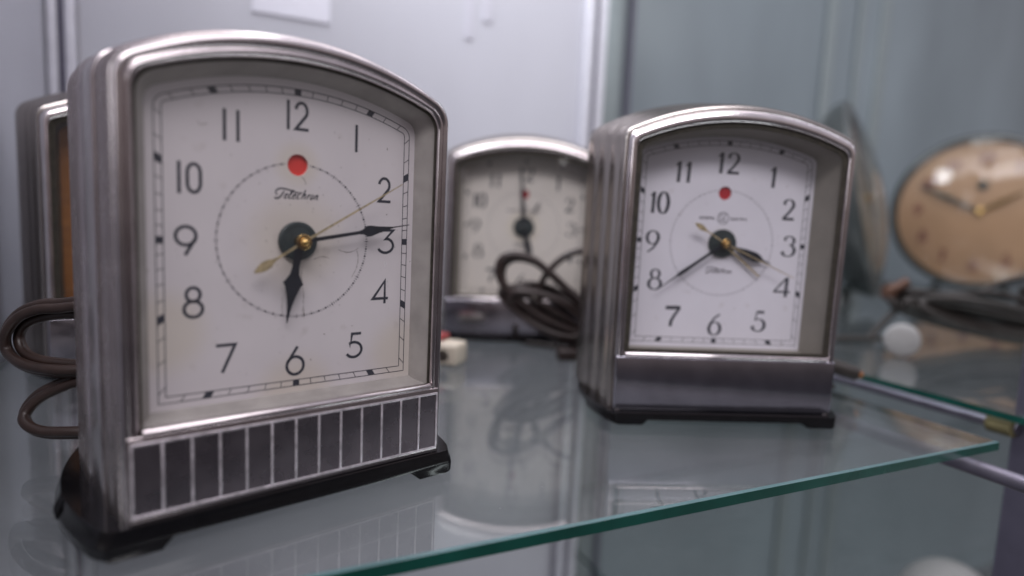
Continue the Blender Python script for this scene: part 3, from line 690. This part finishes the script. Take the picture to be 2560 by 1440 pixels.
lc = [(-13.5, 27.2, 5.2), (-15.8, 26.6, 6.0), (-17.73, 26.0, 6.2), (-18.82, 26.0, 6.08), (-19.75, 26.0, 5.97), (-20.6, 26.0, 5.55), (-21.16, 26.0, 4.76), (-21.09, 26.0, 3.99), (-20.05, 25.5, 3.61), (-18.69, 25.2, 3.5), (-17.14, 25.4, 3.58), (-15.6, 26.4, 4.2),
      (-15.4, 27.0, 5.2), (-16.6, 26.9, 5.7), (-18.08, 26.5, 5.8), (-19.54, 26.5, 5.66), (-20.58, 26.5, 5.27), (-20.99, 26.5, 4.59), (-20.62, 26.3, 3.95), (-19.59, 26.0, 3.64), (-17.82, 26.0, 3.5), (-16.4, 25.6, 3.4),
      (-17.48, 25.5, 3.23), (-18.58, 25.5, 2.80), (-19.37, 25.3, 2.33), (-19.71, 25.0, 1.69), (-19.33, 24.7, 1.3), (-18.49, 24.6, 1.1), (-16.87, 24.8, 1.1), (-15.0, 25.6, .8), (-14.0, 27.5, .6)]
for q in twin(lc, .16): tube(bm, q, .215, 12)
attach(link_mesh('power_cord', bm, M['cord'], None, 60), big)

bm = bmesh.new()
A = [(8.5, 45.5, 7.0), (7.2, 47.0, 8.0), (5.54, 48.0, 8.2), (4.53, 48.0, 8.03), (3.67, 48.0, 7.54), (2.83, 48.0, 6.67), (2.25, 48.0, 5.62), (2.17, 48.0, 4.2), (3.2, 47.8, 3.0)]
B = [(5.22, 47.5, 1.97), (3.53, 47.5, 2.54), (1.7, 47.5, 3.48), (0.26, 47.5, 4.44), (-0.67, 47.5, 5.41), (-1.06, 47.5, 6.28), (-0.97, 47.5, 7.17), (-0.27, 47.5, 7.68), (0.74, 47.5, 7.65), (1.77, 47.5, 7.24), (3.08, 47.5, 6.22), (4.4, 47.5, 5.14), (6.2, 47.0, 4.0), (8.4, 45.6, 3.8)]
tube(bm, catmull(A, 8), .26, 10); tube(bm, catmull(B, 8), .30, 10)
B2 = [(x + .35, y + .5, z - .35 if z > 5 else z - .15) for x, y, z in B]; tube(bm, catmull(B2[2:], 8), .22, 10)
rnd = random.Random(3)
for k in range(9):
    cx_, cz_, a_, b_ = 3.0 + rnd.uniform(-.5, .6), 3.35 + rnd.uniform(-.35, .35), 3.3 + rnd.uniform(-.7, .7), 1.15 + rnd.uniform(-.5, .35); tl = -.42 + rnd.uniform(-.12, .1); y_ = 47.2 + .33 * k
    pts = []
    for j in range(12):
        t = 2 * PI * j / 12; X_, Z_ = a_ * cos(t), b_ * sin(t)
        pts.append((cx_ + X_ * cos(tl) - Z_ * sin(tl), y_ + .3 * sin(t * 2 + k), max(.25, cz_ + X_ * sin(tl) + Z_ * cos(tl))))
    tube(bm, catmull(pts + [pts[0]], 6), .21, 8)
tube(bm, catmull([(0.4, 51.5, 1.6), (.6, 51.8, .5), (1.6, 51.3, .24), (3.6, 50.4, .24), (5.8, 49.6, .24), (8, 48.5, .3)], 8), .24, 10)
box(bm, 3.6, 5.2, 46.2, 47.8, 0, .9, .2)
attach(link_mesh('power_cord', bm, M['dark_cord'], None, 60), rgt)

bm = bmesh.new(); rnd = random.Random(5)
tube(bm, catmull([(36.9, 62.5, 5.6), (38.8, 62.0, 4.9), (40.4, 62, 3.9), (44.5, 62, 2.6), (51, 61, 1.6), (57, 60, 1.4)], 8), .35, 10)
tube(bm, catmull([(35.8, 62, .3), (38, 62, 3.0), (40.2, 62, 4.6), (44, 62, 5.0), (47.3, 62, 5.2), (50.5, 62, 4.6), (54, 61, 3.4)], 8), .32, 10)
tube(bm, catmull([(38, 63, 5.2), (42, 63, 4.4), (46, 63, 4.9), (50.2, 63, 6.6), (56, 62, 6.9)], 8), .3, 10)
for k in range(12):
    y_ = 59.5 + .35 * k; pts = []; a_, b_ = 7.2 + rnd.uniform(-1.2, 1.4), 1.1 + rnd.uniform(-.4, .5); cx_, cz_ = 45.8 + rnd.uniform(-1, 1), 2.5 + rnd.uniform(-.3, .5); tl = -.17 + rnd.uniform(-.05, .05)
    for j in range(12):
        t = 2 * PI * j / 12; X_, Z_ = a_ * cos(t), b_ * sin(t)
        pts.append((cx_ + X_ * cos(tl) - Z_ * sin(tl), y_ + .4 * sin(3 * t + k), max(.35, cz_ + X_ * sin(tl) + Z_ * cos(tl))))
    tube(bm, catmull(pts + [pts[0]], 6), .34, 8)
box(bm, 51.5, 57, 61.5, 64.5, .6, 6.0, .6)
bundle = link_mesh('power_cord', bm, M['black_cord'], None, 60)
bm = bmesh.new(); tube(bm, [(37.3, 62, 5.0), (38.7, 61.6, 6.0)], [.55, .5], 12); box(bm, 36.6, 37.6, 61.4, 62.6, 4.2, 5.4, .2)
tag(link_mesh('copper_plug', bm, plain('copper', (.11, .055, .035), .5, .2), None, 40), 'small copper coloured connector on top of the black cord bundle', 'connector')
bm = bmesh.new(); tube(bm, catmull([(24, 58, .3), (30, 59.5, .35), (36, 60, .5)], 8), .3, 10)
single = link_mesh('power_cord', bm, M['black_cord'], None, 60)

# plug by the right clock's rear corner
t = thing('power_plug', 'black plug with a copper tip beside the right clock, at its lower right', 'plug', (21.9, 41.0, 0), 0)
bm = bmesh.new(); tube(bm, catmull([(-2.5, .5, 2.0), (-.9, .3, 1.9), (.3, 0, 1.55), (1.1, -.1, 1.35)], 6), .5, 12); link_mesh('body', bm, M['black_cord'], t, 40)
bm = bmesh.new(); tube(bm, [(1.05, -.1, 1.38), (1.45, -.12, 1.28)], [.28, .2], 10); link_mesh('tip', bm, plain('copper tip', (.5, .2, .08), .3, .8), t, 40)
bm = bmesh.new(); tube(bm, catmull([(-2.0, .6, 1.9), (-1.2, .4, .8), (-.3, .3, .28), (-3, 2, .26)], 6), .22, 8); link_mesh('lead', bm, M['black_cord'], t, 40)

# cream connector with red top
t = thing('connector_block', 'cream plastic connector with a dark socket and red top, beside the big clock', 'connector', (-4.6, 44.0, 0), -.35)
bm = bmesh.new(); box(bm, -1.6, 1.35, -.9, 1.1, 0, 1.62, .28); link_mesh('housing', bm, M['cream'], t, 40)
bm = bmesh.new(); lathe(bm, [(.42, -.915), (.42, -.90), (.001, -.90)], 'y', 20, (.35, 0, .75)); link_mesh('socket', bm, M['dark_cord'], t, 0)
bm = bmesh.new(); box(bm, -1.5, .05, -.6, .9, 1.621, 2.1, .2); link_mesh('top', bm, plain('red plastic', (.30, .05, .05), .4), t, 40)

# ------------------------------------------------------------------ round clocks in the next bay
def round_clock(t, R_=12.6, rimm=None, dm=None):
    bm = bmesh.new()
    lathe(bm, [(.001, 4.2), (R_ * .55, 4.2), (R_ * .86, 3.2), (R_ * .98, 1.6), (R_ * 1.03, .4), (R_ * 1.04, -.4), (R_ * 1.01, -.9), (R_ * .97, -1.0), (R_ * .955, -.6), (R_ * .95, .0)], 'y', 72)
    body = link_mesh('body', bm, rimm or M['darkrim'], t, 40)
    bm = bmesh.new(); prof = [(R_ * .955 * k / 12, -1.2 * (1 - (k / 12) ** 2) * .8 - .02) for k in range(12, -1, -1)]; prof[-1] = (.001, prof[-1][1])
    lathe(bm, prof, 'y', 72); d = link_mesh('dial', bm, dm or M['cream_dial'], t, 60)
    bm = bmesh.new(); prof = [(R_ * .97 * k / 14, -1.0 - 2.2 * (1 - (k / 14) ** 2)) for k in range(14, -1, -1)]; prof[-1] = (.001, prof[-1][1])
    lathe(bm, prof, 'y', 72); link_mesh('domed_crystal', bm, M['dome'], t, 80)
    for h in range(1, 13):
        bm = bmesh.new(); a = 2 * PI * h / 12; r = R_ * .70; x, z = r * sin(a), r * cos(a); y = -1.2 * .8 * (1 - (.70 / .955) ** 2) - .12
        for i, ch in enumerate(str(h)):
            n = len(str(h)); w_ = 1.1; x0 = x - w_ * n / 2 + w_ * i; glyph(bm, ch, x0 + .04, x0 + w_ - .04, z - 1.0, z + 1.0, .40, y, 'ser')
        link_mesh('numeral', bm, M['brown_mark'], d, 0)
    bm = bmesh.new(); disc(bm, .0, 4.3, .8, -1.05, 20); link_mesh('indicator', bm, M['darkrim'], d, 0)
    c0 = (0, 0)
    def hp(name, ang_, L, prof, y, m):
        bm = bmesh.new(); c_ = (0, 0); dx, dz = sin(ang_) * L, cos(ang_) * L
        slab_poly(bm, hand_poly(c_, (dx, dz), prof), y, .12); link_mesh(name, bm, m, t, 30)
    hp('minute_hand', math.radians(-64), 9.6, [(0, .2), (.6, .42), (1, .12)], -1.35, M['darkrim'])
    hp('hour_hand', math.radians(58), 6.3, [(0, .28), (.5, .42), (1, .08)], -1.2, M['brass'])
    bm = bmesh.new(); lathe(bm, [(.55, -1.0), (.55, -1.55), (.3, -1.7), (.001, -1.72)], 'y', 20); link_mesh('boss', bm, M['brass'], t, 40)
    bm = bmesh.new()
    for s in (-1, 1): tube(bm, [(s * 4, 3.0, -11.6), (s * 5.2, 3.6, -13.2), (s * 5.6, 3.7, -14.3)], .55, 10)
    tube(bm, [(-5.6, 3.7, -14.0), (5.6, 3.7, -14.0)], .5, 10)
    link_mesh('foot', bm, M['darkrim'], t, 40)
rc = thing('round_clock', 'round domed clock with yellowed cream dial and dark rim at the right edge', 'clock', (76.2, 105, 14.6), -.62, 'round domed clocks in the next bay')
round_clock(rc, 12.2)
attach(bundle, rc)
rc2 = thing('round_clock', 'round domed clock seen almost edge-on, just behind the right side of the nickel clock', 'clock', (47.6, 89, 14.9), 1.0, 'round domed clocks in the next bay')
rc2.rotation_euler = (math.radians(-13), 0, 1.0)
round_clock(rc2, 13.2, M['greyrim'], M['dull_dial'])
attach(single, rc2)

# white knob, low white globe, reflection cards
t = thing('bottle_lid', 'small round white lid on the next shelf, in front of the black cords', 'lid', (33.95, 54.0, 0), -.55)
bm = bmesh.new(); lathe(bm, [(.001, -.55), (1.0, -.55), (1.28, -.45), (1.42, -.2), (1.42, .1), (1.3, .3), (.9, .35), (.9, 1.0), (.001, 1.0)], 'y', 40, (0, 0, 1.5)); link_mesh('cap', bm, M['white'], t, 40)
bm = bmesh.new(); tube(bm, [(0, 1.0, 1.5), (.2, 2.5, 1.3)], .5, 12); link_mesh('stem', bm, M['dark_cord'], t, 40)
t = thing('white_globe', 'pale white globe top rising at the bottom right corner under the shelves', 'globe', (45.4, 60, -34), 0)
bm = bmesh.new(); lathe(bm, [(.001, 0), (3.2, 0), (3.4, 1.2), (2.2, 2.2)], 'z', 40); link_mesh('foot', bm, M['white'], t, 40)
bm = bmesh.new(); lathe(bm, [(4.6 * sin(PI * k / 20) + .001, 7.0 - 5.0 * cos(PI * k / 20)) for k in range(1, 21)], 'z', 48); link_mesh('ball', bm, M['white'], t, 80)
for (u0, u1, z0, z1, lab) in ((3.6, 10.6, 28.3, 37, 'white patch painting a reflection on the pale back panel above the big clock'), (24.6, 25.5, 29.2, 37, 'narrow pale strip painting a reflection on the back panel right of the large patch'), (26.6, 27.6, 31.3, 37, 'short pale strip painting a reflection on the back panel nearest the post')):
    bm = bmesh.new(); box(bm, u0, u1, 65.85, 65.98, z0, z1, 0); o = link_mesh('reflection_card', bm, M['card'] if u0 < 20 else M['slip'], None, 0); o.rotation_euler = (0, 0, ang); tag(o, lab, 'card', 'painted reflections on the back panel')  # flat pieces whose pale colour stands in for reflections in the panel
bm = bmesh.new(); tube(bm, [un(45.0, 20.6, -1.0), un(45.0, 20.7, -1.0), un(45.0, 22.1, -1.0), un(45.0, 22.2, -1.0)], [.4, .62, .62, .4], 16)
tag(link_mesh('rubber_sleeve', bm, plain('yellowed rubber', (.17, .15, .07), .6), None, 40), 'yellowed rubber sleeve on the thin rod close to the right post', 'sleeve')
